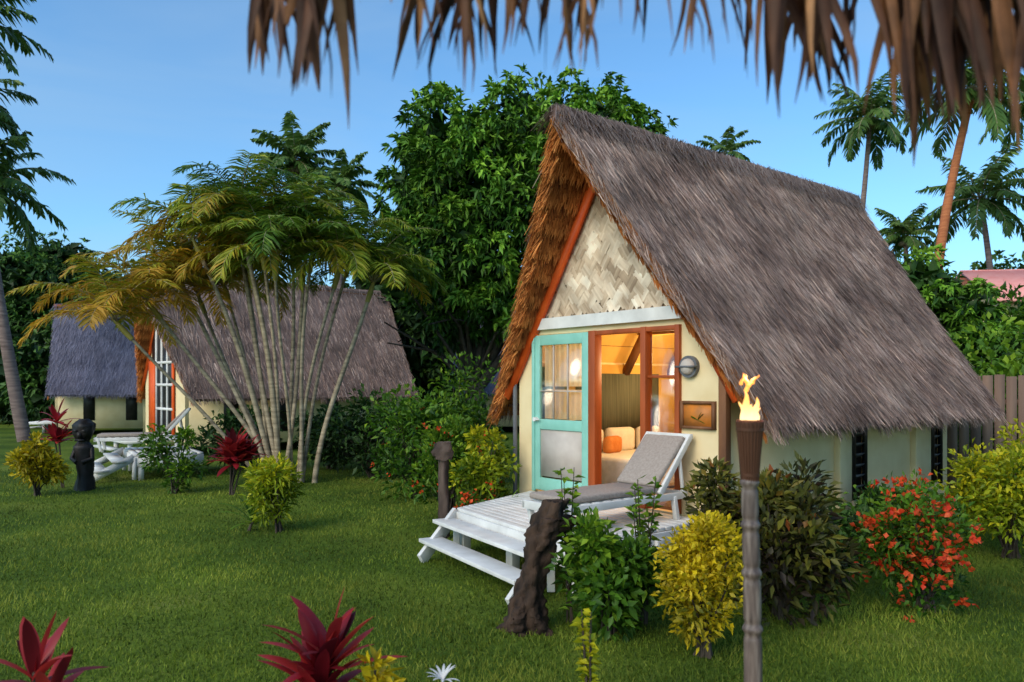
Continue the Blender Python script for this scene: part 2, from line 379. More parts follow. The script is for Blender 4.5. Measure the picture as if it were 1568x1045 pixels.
    mb.box((-.02,yc,z1-.065),(.046,yi,.13)); mb.box((-.02,yc,1.36),(.046,yi,.13)); mb.box((-.02,yc,z0+.08),(.046,yi,.16))
    mb.box((-.05,y1+.0,(z0+z1)/2),(.03,.05,z1-z0+.04))
    mb.build('door_leaf',M_turq,e,bevel=.006)
    mb=MB(); mb.box((-.015,yc,1.0),(.02,yi,.60)); mb.build('door_panel',M_panel,e)
    mb=MB()
    mb.box((-.02,yc-.12,1.9),(.024,.014,.94)); mb.box((-.02,yc+.14,1.9),(.024,.014,.94)); mb.box((-.02,yc,1.78),(.02,yi,.014))
    mb.build('door_muntins',M_panel,e)
    mb=MB()
    mb.box((-.012,yc,1.9),(.006,yi,.94)); mb.box((.02,.745,1.75),(.006,.40,1.3)); mb.box((.02,.745,.85),(.006,.40,.6)); mb.build('window_glass',M_glass,e)
    mb=MB()
    n=40; ys=np.linspace(yc-yi/2,yc+yi/2,n); xs=.04+.014*np.sin(np.arange(n)*1.3)
    for za,zb,rn in((1.43,1.80,.0),(1.84,2.36,1.)):
        V=np.concatenate([np.stack([xs,ys,np.full(n,za)],1),np.stack([xs,ys,np.full(n,zb)],1)])
        i=np.arange(n-1); mb.add(V,np.stack([i,i+1,n+i+1,n+i],1),rn)
    mb.build('door_curtain',M_sheer,e,True)
    mb=MB(); mb.tube([(-.10,2.79,1.42),(-.045,2.79,1.42)],.028,10); mb.tube([(-.09,2.79,1.42),(-.09,2.70,1.42)],.012,6); mb.build('door_handle',M_white,e,True)
    mb=MB()
    mb.box((.01,1.80,1.5),(.12,.11,2.0)); mb.box((.01,1.0,1.5),(.12,.075,2.0)); mb.box((.012,.53,1.5),(.12,.06,2.0))
    mb.box((.01,1.185,2.47),(.10,1.25,.05)); mb.box((.012,.765,1.12),(.1,.40,.06)); mb.box((.012,.765,1.95),(.05,.40,.03))
    mb.box((.05,1.4,.51),(.14,.72,.03))
    mb.build('door_frame',M_redwood,e,bevel=.005)
    mb=MB(); 
    mb.tube([(-.0,.38,2.05),(-.05,.38,2.05)],.115,20); mb.build('wall_lamp_base',M_metal,e)
    mb=MB(); mb.tube([(-.05,.38,2.05),(-.075,.38,2.05),(-.095,.38,2.05),(-.105,.38,2.05)],[.085,.08,.06,.02],18); mb.build('wall_lamp_globe',M_panel,e,True)
    mb=MB(); mb.box((-.085,.38,2.05),(.05,.24,.02)); mb.build('wall_lamp_guard',M_metal,e)
    mb=MB()
    for yy in(.075,.475): mb.box((-.02,yy,1.55),(.04,.035,.29))
    for zz in(1.42,1.68): mb.box((-.02,.275,zz),(.038,.365,.03))
    mb.build('plaque_frame',M_wood,e)
    mb=MB(); mb.box((-.01,.275,1.55),(.02,.365,.23)); mb.build('plaque_panel',m_noise('plaque_painting',(.70,.22,.03),(.42,.16,.04),10,.5,.2),e)
    mb=MB()
    for k_ in range(9): mb.strap((-.022,.275,1.50),math.pi/2 if k_%2 else -math.pi/2,rad(R.uniform(-20,88)),.10,.022,.3,.4)
    mb.build('plaque_leaf_carving',M_green,e)
    mb=MB(); mb.box((L/2,CY,.47),(L-.2,3.0,.06)); mb.build('room_floor',M_floor,e)
    mb=MB(); mb.box((L/2,3.09,1.3),(L-.2,.02,1.7)); mb.box((L/2,.11,1.6),(L-.2,.02,.7)); mb.box((3.6,CY,1.4),(.06,2.9,1.7))
    for sg in(-1,1):
        q=np.array([.02,.93]); A=pos(sg,np.array([.12,.12]),q,-.19); B=pos(sg,np.array([L-.12]*2),q,-.19)
        mb.add(np.concatenate([A,B]),[[0,1,3,2]],.5)
    mb.build('room_walls',M_room,e)
    mb=MB()
    for xx in(.9,1.9,2.9):
        mb.beam((xx,.12,2.0),(xx,CY,4.3),.08,.1,(1,0,0)); mb.beam((xx,3.08,2.0),(xx,CY,4.3),.08,.1,(1,0,0)); mb.box((xx,CY,2.62),(.08,2.4,.1))
    mb.build('room_rafters',M_wood,e)
    mb=MB(); mb.box((1.75,3.05,1.62),(1.7,.03,.8)); mb.box((.35,2.9,1.3),(.3,.2,1.6)); mb.build('room_curtain',M_curtain,e)
    mb=MB(); mb.box((1.7,2.45,.72),(1.9,1.2,.4)); mb.build('bed',M_fab,e,bevel=.06)
    mb=MB()
    mb.box((1.05,2.95,1.08),(.5,.16,.34),0,rz=.1); mb.box((1.65,2.95,1.08),(.5,.16,.34),0,rz=-.1); mb.box((1.3,2.75,1.03),(.36,.14,.24),1,rz=.2); mb.box((2.2,2.9,1.08),(.45,.16,.34),0)
    mb.build('pillows',[M_fab,M_orangefab],e,bevel=.06)
    for p,en in(((1.2,1.3,2.25),95),((2.4,2.2,2.2),45)):
        l=bpy.data.lights.new('room_lamp_light','POINT'); l.energy=en; l.color=(1,.66,.30); l.shadow_soft_size=.12
        lo=bpy.data.objects.new('room_lamp_light',l); lo.location=p; lo.parent=e; sc.collection.objects.link(lo)
    return e
rz1=math.atan2(.625,.78)
hut=build_hut('thatched_hut',(2.10,7.73,0),rz1,nstr=46000)
hut2=build_hut('thatched_hut',(-8.4,19.8,0),rad(42),length=6.6,nstr=10000,front=False)
hut3=build_hut('thatched_hut',(-16.6,28,0),rad(4),length=3.2,nstr=5000,thatch=M_thatch_blue,front=False,redridge=True)
hut4=build_hut('thatched_hut',(-3.2,29,0),rad(8),length=4.5,nstr=4000,thatch=M_thatch_blue,front=False,redridge=True)

# ------------------------------------------------------------------ deck & steps
def world_parent(o,p):
    bpy.context.view_layer.update(); o.parent=p; o.matrix_parent_inverse=p.matrix_world.inverted()
U=np.array([-.625,.781,0]);Vv=np.array([.78,.625,0]);C0=np.array([2.10,7.73,0])
def HL(x,a,z): return C0+Vv*x+U*a+np.array([0,0,z])
z=np.array([0,0,1.])
def deck(FL,FR,WL,WR,foL,foR,rz,tf=.86,nb=15):
    mb=MB()
    for i in range(nb):
        t0=i/nb+.005;t1=(i+1)/nb-.005
        a=FL+(WL-FL)*t0;b_=FR+(WR-FR)*t0;c=FR+(WR-FR)*t1;d=FL+(WL-FL)*t1
        V=[p+np.array([0,0,zz_]) for zz_ in(.465,.50) for p in(a,b_,c,d)]
        mb.add(V,[[3,2,1,0],[4,5,6,7],[0,1,5,4],[1,2,6,5],[2,3,7,6],[3,0,4,7]],random.random())
    mb.beam(FL+z*.375,FR+z*.375,.04,.18); mb.beam(FR+z*.36,WR+z*.36,.04,.2); mb.beam(FL+z*.36,WL+z*.36,.04,.2)
    for t in(.02,.5,.98):
        p=FL+(FR-FL)*t+norm(WL-FL)*.12; mb.box(p+z*.2,(.1,.1,.4),rz=rz)
    mb.box(FR+(WR-FR)*.6+z*.2,(.1,.1,.4),rz=rz)
    topL=FL+z*.45;topR=FL+(FR-FL)*tf+z*.45
    for f,t in((foL,topL),(foR,topR)):
        mb.beam(f+z*.03,t,.045,.14)
        mb.beam(t*[1,1,0]+z*.02,t,.05,.07,(1,0,0))
    for k,(t) in enumerate((.30,.68)):
        a=foL+(topL-foL)*t+z*.075; b_=foR+(topR-foR)*t+z*.075
        dd=norm(b_-a); mb.beam(a-dd*.07,b_+dd*.07,.25,.038)
    return mb
mb=deck(HL(-1.62,2.32,0),HL(-1.95,.12,0),HL(-.09,2.86,0),HL(-.09,.12,0),np.array([-.95,8.05,0]),np.array([-.02,6.41,0]),rz1)
steps=mb.build('deck_and_steps',M_white,bevel=.004); world_parent(steps,hut)
A_=lambda x,y: np.array([x,y,0.])
mb=deck(A_(-8.35,16.6),A_(-7.3,14.9),A_(-7.3,17.2),A_(-6.2,15.5),A_(-9.0,16.0),A_(-8.0,14.5),.5,1.0,10)
mb.build('white_deck_with_steps',M_white)

def lounger(loc,rz,x0=0):
    e=empty('sun_lounger',loc,rz)
    mb=MB(); y0,y1=.30,.90; zs=.80
    for y in(y0+.02,y1-.02):
        mb.beam((-1.85,y,zs-.06),(-.15,y,zs-.06),.04,.07)
        mb.beam((-1.72,y,.5),(-1.78,y,zs-.03),.05,.05,(1,0,0)); mb.beam((-.30,y,.5),(-.35,y,zs-.06),.05,.05,(1,0,0))
        mb.beam((-.56,y,zs-.02),(-.08,y,1.34),.035,.06,(1,0,0))
        mb.beam((-.2,y,zs-.06),(-.26,y,1.12),.03,.03,(1,0,0))
    mb.beam((-1.83,y0,zs-.06),(-1.83,y1,zs-.06),.04,.08); mb.beam((-.17,y0,zs-.06),(-.17,y1,zs-.06),.04,.07); mb.beam((-.085,y0,1.33),(-.085,y1,1.33),.04,.05)
    for x in np.arange(-1.7,-.6,.14): mb.box((x,.6,zs-.03),(.09,.54,.02))
    mb.build('frame',M_white,e,bevel=.005)
    mb=MB(); mb.box((-1.2,.6,zs+.02),(1.2,.52,.06)); mb.beam((-.60,.6,zs+.05),(-.14,.6,1.32),.52,.06,(1,0,0)); mb.build('cushion',M_cushion,e,bevel=.02)
lounger(tuple(HL(0,0,0)),rz1)
lounger((-6.6,15.9,0),rad(20))

# ------------------------------------------------------------------ driftwood stump, carved posts, statue
def gnarly(name,pts,radii,mat,k=18,amp=.25,seed=1,n=28):
    rs=np.random.default_rng(seed); pts=np.array(pts,float)
    t=np.linspace(0,1,len(pts)); tt=np.linspace(0,1,n)
    P=np.stack([np.interp(tt,t,pts[:,i]) for i in range(3)],1); r=np.interp(tt,t,radii)
    mb=MB(); V=[]
    ph=rs.random(6)*6
    for i in range(n):
        a=np.arange(k)/k*2*math.pi
        rr=r[i]*(1+amp*np.sin(3*a+ph[0]+i*.25)+amp*.7*np.sin(5*a+ph[1]-i*.35)*math.sin(i*.6+ph[2])+rs.normal(0,amp*.22,k))
        V.append(P[i]+np.stack([rr*np.cos(a),rr*np.sin(a),rs.normal(0,.006,k)],1))
    V=np.concatenate(V)
    F=[[i*k+j,i*k+(j+1)%k,(i+1)*k+(j+1)%k,(i+1)*k+j] for i in range(n-1) for j in range(k)]
    mb.add(V,F); top=np.concatenate([V[-k:],[P[-1]+[0,0,-.03]]]); mb.add(top,[[j,(j+1)%k,k] for j in range(k)])
    return mb
def merge(mb,g):
    off=mb.n
    for a,r in zip(g.V,g.R): mb.V.append(a);mb.R.append(r)
    for f,m in zip(g.F,g.M): mb.F.append(f+off);mb.M.append(m)
    mb.n+=g.n
mb=gnarly('s',[(.08,5.85,-.03),(.12,5.86,.25),(.18,5.88,.5),(.24,5.9,.74),(.34,5.9,.98)],[.12,.10,.09,.11,.08],M_darkwood,amp=.28,n=40,k=24)
merge(mb,gnarly('s',[(.20,5.88,.62),(.36,5.88,.86),(.54,5.88,.80)],[.09,.12,.05],M_darkwood,amp=.3,seed=4))
merge(mb,gnarly('s',[(.02,5.85,-.03),(.08,5.8,.14),(.16,5.86,.34)],[.11,.08,.05],M_darkwood,amp=.4,seed=5))
merge(mb,gnarly('s',[(.22,5.80,-.03),(.18,5.8,.14),(.16,5.86,.34)],[.09,.06,.05],M_darkwood,amp=.4,seed=6))
mb.build('driftwood_stump',M_darkwood,None,True)
mb=gnarly('p',[(-.83,9.3,-.02),(-.82,9.3,.5),(-.83,9.3,.98)],[.075,.062,.06],None,amp=.14,seed=3)
merge(mb,gnarly('p',[(-.83,9.3,.96),(-.84,9.3,1.06),(-.82,9.3,1.17)],[.10,.12,.085],None,amp=.2,seed=8,n=10))
mb.build('weathered_post',m_noise('weathered_post_wood',(.015,.010,.008),(.14,.095,.075),8,.9,1.0,(1,1,.25),8,.03),None,True)
def tiki(name,x,y,h,w,mat,seed):
    mb=gnarly(name,[(x,y,-.02),(x+.01,y,h*.2),(x,y,h*.45),(x-.01,y,h*.62),(x,y,h*.68),(x,y,h*.8),(x+.01,y,h*.93),(x,y,h)],
      [w*.55,w*.42,w*.46,w*.5,w*.3,w*.55,w*.58,w*.25],mat,amp=.12,seed=seed)
    mb.box((x,y-w*.45,h*.78),(w*.2,w*.3,h*.09)); mb.box((x-w*.25,y-w*.42,h*.84),(w*.22,w*.25,h*.035)); mb.box((x+w*.25,y-w*.42,h*.84),(w*.22,w*.25,h*.035)); mb.box((x,y-w*.4,h*.71),(w*.5,w*.3,h*.03))
    mb.tube([(x-w*.45,y,h*.6),(x-w*.6,y-w*.2,h*.45),(x-w*.15,y-w*.5,h*.4)],w*.14,8); mb.tube([(x+w*.45,y,h*.6),(x+w*.6,y-w*.2,h*.45),(x+w*.15,y-w*.5,h*.4)],w*.14,8)
    mb.build(name,mat,None,True)
tiki('tiki_statue',-7.55,13.6,1.25,.30,M_black,9)

# ------------------------------------------------------------------ bamboo torch
e=empty('bamboo_torch',(.895,2.9,0))
mb=MB(); pts=[];rd=[]
nodes=[.12,.42,.70,.95,1.16,1.34,1.5]
for q in np.linspace(-.05,1.52,160):
    d=min(abs(q-n) for n in nodes)
    pts.append((.012*math.sin(q*2.2),.0,q)); rd.append(.037+(.006*math.exp(-(d/.010)**2))-.004*math.exp(-((d-.022)/.01)**2)-.004*q)
mb.tube(pts,rd,20)
m,nt,b=newmat('bamboo'); tc=nt.nodes.new('ShaderNodeTexCoord'); mp=nt.nodes.new('ShaderNodeMapping'); mp.inputs['Scale'].default_value=(10,10,1.3)
no=nt.nodes.new('ShaderNodeTexNoise');no.inputs['Scale'].default_value=4;no.inputs['Detail'].default_value=6;nt.links.new(tc.outputs['Object'],mp.inputs[0]);nt.links.new(mp.outputs[0],no.inputs['Vector'])
r=ramp(nt,[(.04,.024,.02),(.16,.105,.085),(.34,.25,.20)],[.3,.5,.75]);nt.links.new(no.outputs['Fac'],r.inputs[0]);nt.links.new(r.outputs[0],b.inputs['Base Color']);b.inputs['Roughness'].default_value=.5
mb.build('bamboo_pole',m,e,True)
mb=MB(); mb.tube([(.0,0,1.49),(.0,0,1.51),(0,0,1.60),(0,0,1.71),(0,0,1.735),(0,0,1.735),(0,0,1.71)],[.026,.030,.036,.047,.050,.041,.036],24,cap=False)
for i in range(22):
    a=i/22*2*math.pi; mb.tube([(.029*math.cos(a),.029*math.sin(a),1.50),(.036*math.cos(a),.036*math.sin(a),1.60),(.048*math.cos(a),.048*math.sin(a),1.728)],.0045,5)
mb.tube([(0,0,1.66),(0,0,1.73)],.03,10)
for z_ in(1.53,1.70): mb.tube([(0,0,z_-.006),(0,0,z_+.006)],.035 if z_<1.6 else .051,20)
mb.build('torch_head',M_torch,e,True)
mf,nt,b=newmat('flame'); tc=nt.nodes.new('ShaderNodeTexCoord'); sp=nt.nodes.new('ShaderNodeSeparateXYZ'); nt.links.new(tc.outputs['Object'],sp.inputs[0])
mr=nt.nodes.new('ShaderNodeMapRange');mr.inputs[1].default_value=1.73;mr.inputs[2].default_value=1.97;nt.links.new(sp.outputs['Z'],mr.inputs[0])
r=ramp(nt,[(1,.74,.38),(1,.46,.09),(1,.20,.02)],[0,.35,1]);nt.links.new(mr.outputs[0],r.inputs[0]);nt.links.new(r.outputs[0],b.inputs['Emission Color']);b.inputs['Emission Strength'].default_value=2.0;b.inputs['Base Color'].default_value=(0,0,0,1)
mb=MB()
def tongue(x,h,w,lean,z0,y=0,ph=0):
    t=np.linspace(0,1,16); P=np.stack([x+lean*t**1.5+.007*np.sin(t*8+ph)*t,y+.004*np.sin(t*6+ph),z0+h*t],1)
    rr=w*np.minimum(1,(t/.12+.35))*(1-t)**.75+.0006
    mb.tube(P,rr,12,cap=True)
tongue(-.006,.125,.024,-.016,1.72,0,1);tongue(.014,.10,.020,.020,1.72,.01,2);tongue(-.022,.085,.016,-.014,1.72,.0,3);tongue(.002,.075,.022,.004,1.72,-.014,4);tongue(.024,.06,.012,.012,1.72,0,5)
tongue(-.034,.040,.007,.022,1.867,0,2);tongue(-.004,.055,.010,-.030,1.857,0,0);tongue(.010,.035,.007,.022,1.870,0,1);tongue(-.012,.05,.009,.03,1.84,.01,3)
mb.build('flame',mf,e,True)
l=bpy.data.lights.new('torch_light','POINT'); l.energy=10; l.color=(1,.5,.15); l.shadow_soft_size=.04
lo=bpy.data.objects.new('torch_light',l); lo.location=(0,0,1.90); lo.parent=e; sc.collection.objects.link(lo)

# ------------------------------------------------------------------ vegetation
def shrub(name,x,y,h,w,mat,n=1800,L=.09,W=.04,flower=0,sparse=False,base=.08,fcol=M_redfl,clumps=None,upb=.5,fs=1.0,seed=0,bias=.15):
    mb=MB(); k=clumps or (26 if not sparse else 12)
    c=norm(R.normal(size=(k,3)))*(R.random((k,1))**.4)*R.uniform(.85,1.15,(k,1))
    c=c*np.array([w/2*.82,w/2*.82,(h-base)/2*.85])+np.array([x,y,base+(h-base)/2])
    cr=R.uniform(.14,.30,k)*min(w,h)*(.8 if sparse else 1)
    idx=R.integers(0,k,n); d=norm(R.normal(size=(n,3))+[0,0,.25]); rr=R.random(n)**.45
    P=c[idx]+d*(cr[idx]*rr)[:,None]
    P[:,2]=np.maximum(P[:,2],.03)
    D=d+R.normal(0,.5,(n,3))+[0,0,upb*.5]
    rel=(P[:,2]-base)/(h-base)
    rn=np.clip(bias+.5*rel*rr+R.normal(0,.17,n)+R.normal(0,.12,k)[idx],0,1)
    mb.leaves(P,D,R.uniform(.6,1.2,n)*L,R.uniform(.7,1.2,n)*W,rn,0,droop=.15)
    for i in range(k):
        m_=np.array([x+(c[i,0]-x)*.25,y+(c[i,1]-y)*.25,c[i,2]*.45])
        mb.tube([(x+R.normal(0,.03),y+R.normal(0,.03),-.02),m_,c[i]],[.014,.010,.005],5,1)
    if flower:
        fi=R.integers(0,k,flower); dd=norm(R.normal(size=(flower,3))+[0,-.4,.3]); FP=c[fi]+dd*(cr[fi]*1.08)[:,None]
        FPr=np.repeat(FP,7,0)+R.normal(0,.02*fs,(flower*7,3)); mb.leaves(FPr,R.normal(size=(flower*7,3)),.042*fs,.036*fs,R.random(flower*7),2)
    return mb.build(name,[mat,M_bark,fcol])
def sprig(name,x,y,h,w,mat=M_green,stems=5,L=.09,W=.045):
    mb=MB()
    for i in range(stems):
        tx=x+R.normal(0,w*.4); ty=y+R.normal(0,w*.3); hh=h*R.uniform(.75,1.05)
        P=np.array([(x+R.normal(0,.02),y,-.02),((x+tx)/2,(y+ty)/2,hh*.55),(tx,ty,hh)]); mb.tube(P,[.009,.007,.003],5,1)
        n=26; t=R.uniform(.35,1,n); C=P[0]+(P[2]-P[0])*t[:,None]; a=R.random(n)*6.28
        mb.leaves(C,np.stack([np.cos(a),np.sin(a),R.uniform(0,.9,n)],1),L*R.uniform(.7,1.2,n),W,np.clip(.3+.5*t+R.normal(0,.15,n),0,1),0,droop=.2)
    mb.build(name,[mat,M_bark])
def ti(name,x,y,h,w,mat=M_ti,heads=3,nl=16,LW=.07,L=.4,stem=.5):
    mb=MB()
    for i in range(heads):
        hx=x+R.normal(0,w*.18);hy=y+R.normal(0,w*.15);hz=h*R.uniform(stem*.75,stem*1.1)
        mb.tube([(x+R.normal(0,.02),y,-.02),((x+hx)/2,(y+hy)/2,hz*.5),(hx,hy,hz)],[.014,.012,.012],6,1)
        for j in range(nl):
            az=j*2.4+R.random()*.5; el=rad(78)-j/nl*rad(70)+R.normal(0,.1)
            mb.strap((hx,hy,hz-j*.006),az,el,L*R.uniform(.75,1.1),LW*R.uniform(.8,1.2),rad(R.uniform(20,70)),np.clip(R.normal(.5,.28),0,1),0,twist=R.normal(0,.3))
    return mb.build(name,[mat,M_bark])
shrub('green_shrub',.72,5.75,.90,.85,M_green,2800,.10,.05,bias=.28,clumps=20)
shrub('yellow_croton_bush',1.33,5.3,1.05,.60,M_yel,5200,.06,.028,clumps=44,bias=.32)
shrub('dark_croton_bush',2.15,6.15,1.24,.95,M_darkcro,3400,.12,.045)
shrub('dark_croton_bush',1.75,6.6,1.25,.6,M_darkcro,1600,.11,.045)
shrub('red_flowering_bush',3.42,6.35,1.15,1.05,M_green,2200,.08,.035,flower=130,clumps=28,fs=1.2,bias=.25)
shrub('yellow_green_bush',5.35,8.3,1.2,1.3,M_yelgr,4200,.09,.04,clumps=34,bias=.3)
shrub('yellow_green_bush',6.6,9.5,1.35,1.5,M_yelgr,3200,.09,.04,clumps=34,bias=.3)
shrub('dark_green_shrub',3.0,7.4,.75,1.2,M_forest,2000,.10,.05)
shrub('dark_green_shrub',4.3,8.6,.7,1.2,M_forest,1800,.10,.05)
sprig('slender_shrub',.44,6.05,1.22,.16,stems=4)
sprig('slender_shrub',1.02,5.95,1.12,.30,stems=7)
sprig('slender_shrub',.40,3.9,.70,.14,M_yelgr,stems=6,L=.06,W=.03)
ti('red_ti_plant',-.80,3.3,1.0,.3,heads=3,L=.32,LW=.065,stem=.68)
shrub('yellow_croton_bush',-.54,3.3,.88,.30,M_yel,900,.09,.03,bias=.35)
ti('red_ti_plant',-1.80,2.95,1.02,.2,heads=2,nl=10,L=.28,LW=.06,stem=.70)
mb=MB()
for j in range(12): mb.strap((-.30,3.35,.58),j*.53,rad(70)-j*.06,.09,.014,rad(60),.9)
mb.tube([(-.30,3.35,0),(-.30,3.35,.58)],.006,5); mb.build('white_spider_lily',M_white)
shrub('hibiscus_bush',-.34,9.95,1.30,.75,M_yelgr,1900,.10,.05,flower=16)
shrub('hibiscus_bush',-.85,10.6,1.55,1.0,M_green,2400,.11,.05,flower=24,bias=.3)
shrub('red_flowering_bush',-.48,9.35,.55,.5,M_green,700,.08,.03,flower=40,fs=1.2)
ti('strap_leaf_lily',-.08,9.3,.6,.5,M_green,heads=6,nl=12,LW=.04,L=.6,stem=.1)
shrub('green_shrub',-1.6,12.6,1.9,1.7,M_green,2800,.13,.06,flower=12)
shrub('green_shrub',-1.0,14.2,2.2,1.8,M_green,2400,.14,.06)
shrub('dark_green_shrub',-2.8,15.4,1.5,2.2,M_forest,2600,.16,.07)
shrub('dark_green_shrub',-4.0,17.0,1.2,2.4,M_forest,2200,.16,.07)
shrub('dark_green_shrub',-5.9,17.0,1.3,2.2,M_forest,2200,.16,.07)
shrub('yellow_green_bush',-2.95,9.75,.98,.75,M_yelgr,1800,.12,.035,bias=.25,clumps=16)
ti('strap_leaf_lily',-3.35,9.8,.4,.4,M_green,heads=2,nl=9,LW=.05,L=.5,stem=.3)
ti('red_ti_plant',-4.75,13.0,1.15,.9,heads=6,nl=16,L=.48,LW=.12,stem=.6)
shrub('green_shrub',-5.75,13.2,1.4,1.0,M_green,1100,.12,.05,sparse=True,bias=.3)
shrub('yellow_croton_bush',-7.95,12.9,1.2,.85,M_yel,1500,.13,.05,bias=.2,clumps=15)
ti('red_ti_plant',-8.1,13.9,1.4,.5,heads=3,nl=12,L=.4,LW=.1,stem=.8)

def crown(mb,lobes,dens,L,W,sub=24,subr=.42,mat=0,core=True,lf=10):
    for (x,y,z,r) in lobes:
        k=int(sub*max(.5,r/1.4)**2)
        c=norm(R.normal(size=(k,3))+[0,-.25,.15])*(r*R.uniform(.62,1.0,(k,1)))+[x,y,z]
        nr=int(dens*r*r); idx=R.integers(0,k,nr)
        d=norm(R.normal(size=(nr,3))+[0,-.2,.45]); P=c[idx]+d*(subr*r/1.4*R.random(nr)**.35)[:,None]
        br=R.normal(0,.1,k)
        Pr=np.repeat(P,lf,0); dr=np.repeat(d,lf,0); n=len(Pr)
        out=norm(Pr-np.array([x,y,z]))
        D=norm(dr*.5+out*.5+R.normal(0,.75,(n,3)))+[0,0,-.25]
        rn=np.clip(.42+.35*dr[:,2]+.12*out[:,2]+np.repeat(br[idx],lf)+R.normal(0,.14,n),0,1)  # leaves pointing up get a lighter tone: lit clump tops painted in
        mb.leaves(Pr+R.normal(0,.03,(n,3)),D,L*R.uniform(.6,1.2,n),W*R.uniform(.7,1.2,n),rn,mat,droop=.25)
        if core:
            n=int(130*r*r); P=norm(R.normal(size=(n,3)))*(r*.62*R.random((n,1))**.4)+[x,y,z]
            mb.leaves(P,R.normal(size=(n,3)),L*2.2,W*3,np.full(n,.05),mat)  # darkest leaf tone inside each lobe: crown shade put into the colour
e=empty('mango_tree')
mb=MB()
T=18.
lobes=[(-1.45,T,7.35,1.35),(.2,T,7.75,1.40),(1.75,T,7.5,1.45),(-1.95,T,6.2,1.25),(-.7,T-.4,6.3,1.65),(-2.1,T,5.0,1.15),(-1.0,T-.5,4.8,1.5),(1.0,T-.3,5.9,1.9),(3.0,T,7.0,1.0),(-1.5,T-.3,3.8,.95),(-.1,T-.2,3.8,1.2),(1.2,T,4.2,1.4)]
crown(mb,lobes,160,.225,.078,sub=34,subr=.38)
mb.build('crown',M_mango,e)
mb=MB(); b0=np.array([-.9,T,0])
mb.tube([b0-[0,0,.1],b0+[.1,0,1.0],b0+[.0,0,2.0]],[.32,.24,.22],12)
for (x,y,z_,r) in lobes:
    m1=np.array([(-.9+x)/2+R.normal(0,.15),T-.2,2.0+(z_-2)*.4]); mb.tube([b0+[0,0,1.5+R.random()*.4],m1,(x,y,z_)],[.13,.08,.03],7)
for _ in range(14):
    a=R.random()*6.28; mb.tube([b0+[0,0,1.8],b0+[math.cos(a)*.8,math.sin(a)*.5-.3,2.4+R.random()],b0+[math.cos(a)*2,-.5+math.sin(a),2.6+R.random()*1.4]],[.07,.04,.015],6)
mb.build('trunk_and_limbs',M_bark,e,True)

mb=MB(); tr=MB()
def bgt(x,y,h,r,n=1):
    lob=[]
    for k in range(5): lob.append((x+R.normal(0,r*.5),y+R.normal(0,r*.3),h-r*.7-abs(R.normal(0,r*.6)),r*R.uniform(.55,.8)))
    lob.append((x,y,h*.35,r)); lob.append((x+R.normal(0,r*.4),y,h*.15+.4,r*.9))
    crown(mb,lob,24,.42,.16,sub=14,subr=.5,lf=7)
    tr.tube([(x,y,0),(x+.2,y,h*.4),(x,y,h*.75)],[.3,.22,.1],7)
for x,y,h,r in [(-33,42,9.5,3.2),(-28,44,11,3.5),(-24,42,9.3,3),(-20,40,8.2,2.8),(-16,41,8,2.7),(-12,40,7.2,2.6),(-8.5,36,7.2,2.4),(-5,34,8.3,2.4),(-3.4,27,6.3,1.7),(-30,36,6.5,2.6),(-22,37,6,2.3),(-14,38,5.8,2.3),
                (16,38,9,2.6),(15,33,6.2,1.7),(22,42,6.5,2.6),(27,42,9,3),(30,46,10,3),(11,34,8,2.4),(6,36,7,2.6),(1,34,6,2.4),(14.6,21,3.6,1.3),(12,17,3.0,1.1),(34,45,9,3),(-10,30,4.5,2),(-19,33,4.5,2)]:
    bgt(x,y,h,r)
mb.build('distant_trees',M_forest); tr.build('distant_tree_trunks',M_bark)
e=empty('mango_tree'); mb=MB()
crown(mb,[(11.6,22,4.6,1.1),(12.6,22,3.8,1.3),(11.4,22,3.2,1.2),(12.9,22,2.6,1.2)],90,.26,.09,sub=24,subr=.42); mb.build('crown',M_mango,e)
mb=MB(); mb.tube([(12,22,-.1),(12.1,22,1.8),(12,22,4)],[.2,.15,.06],8); mb.build('trunk',M_bark,e,True)
shrub('green_shrub',8.4,13.5,2.7,3.0,M_green,3000,.22,.09,bias=.3); shrub('green_shrub',10.6,15.5,2.8,2.6,M_green,2600,.24,.1,bias=.3)

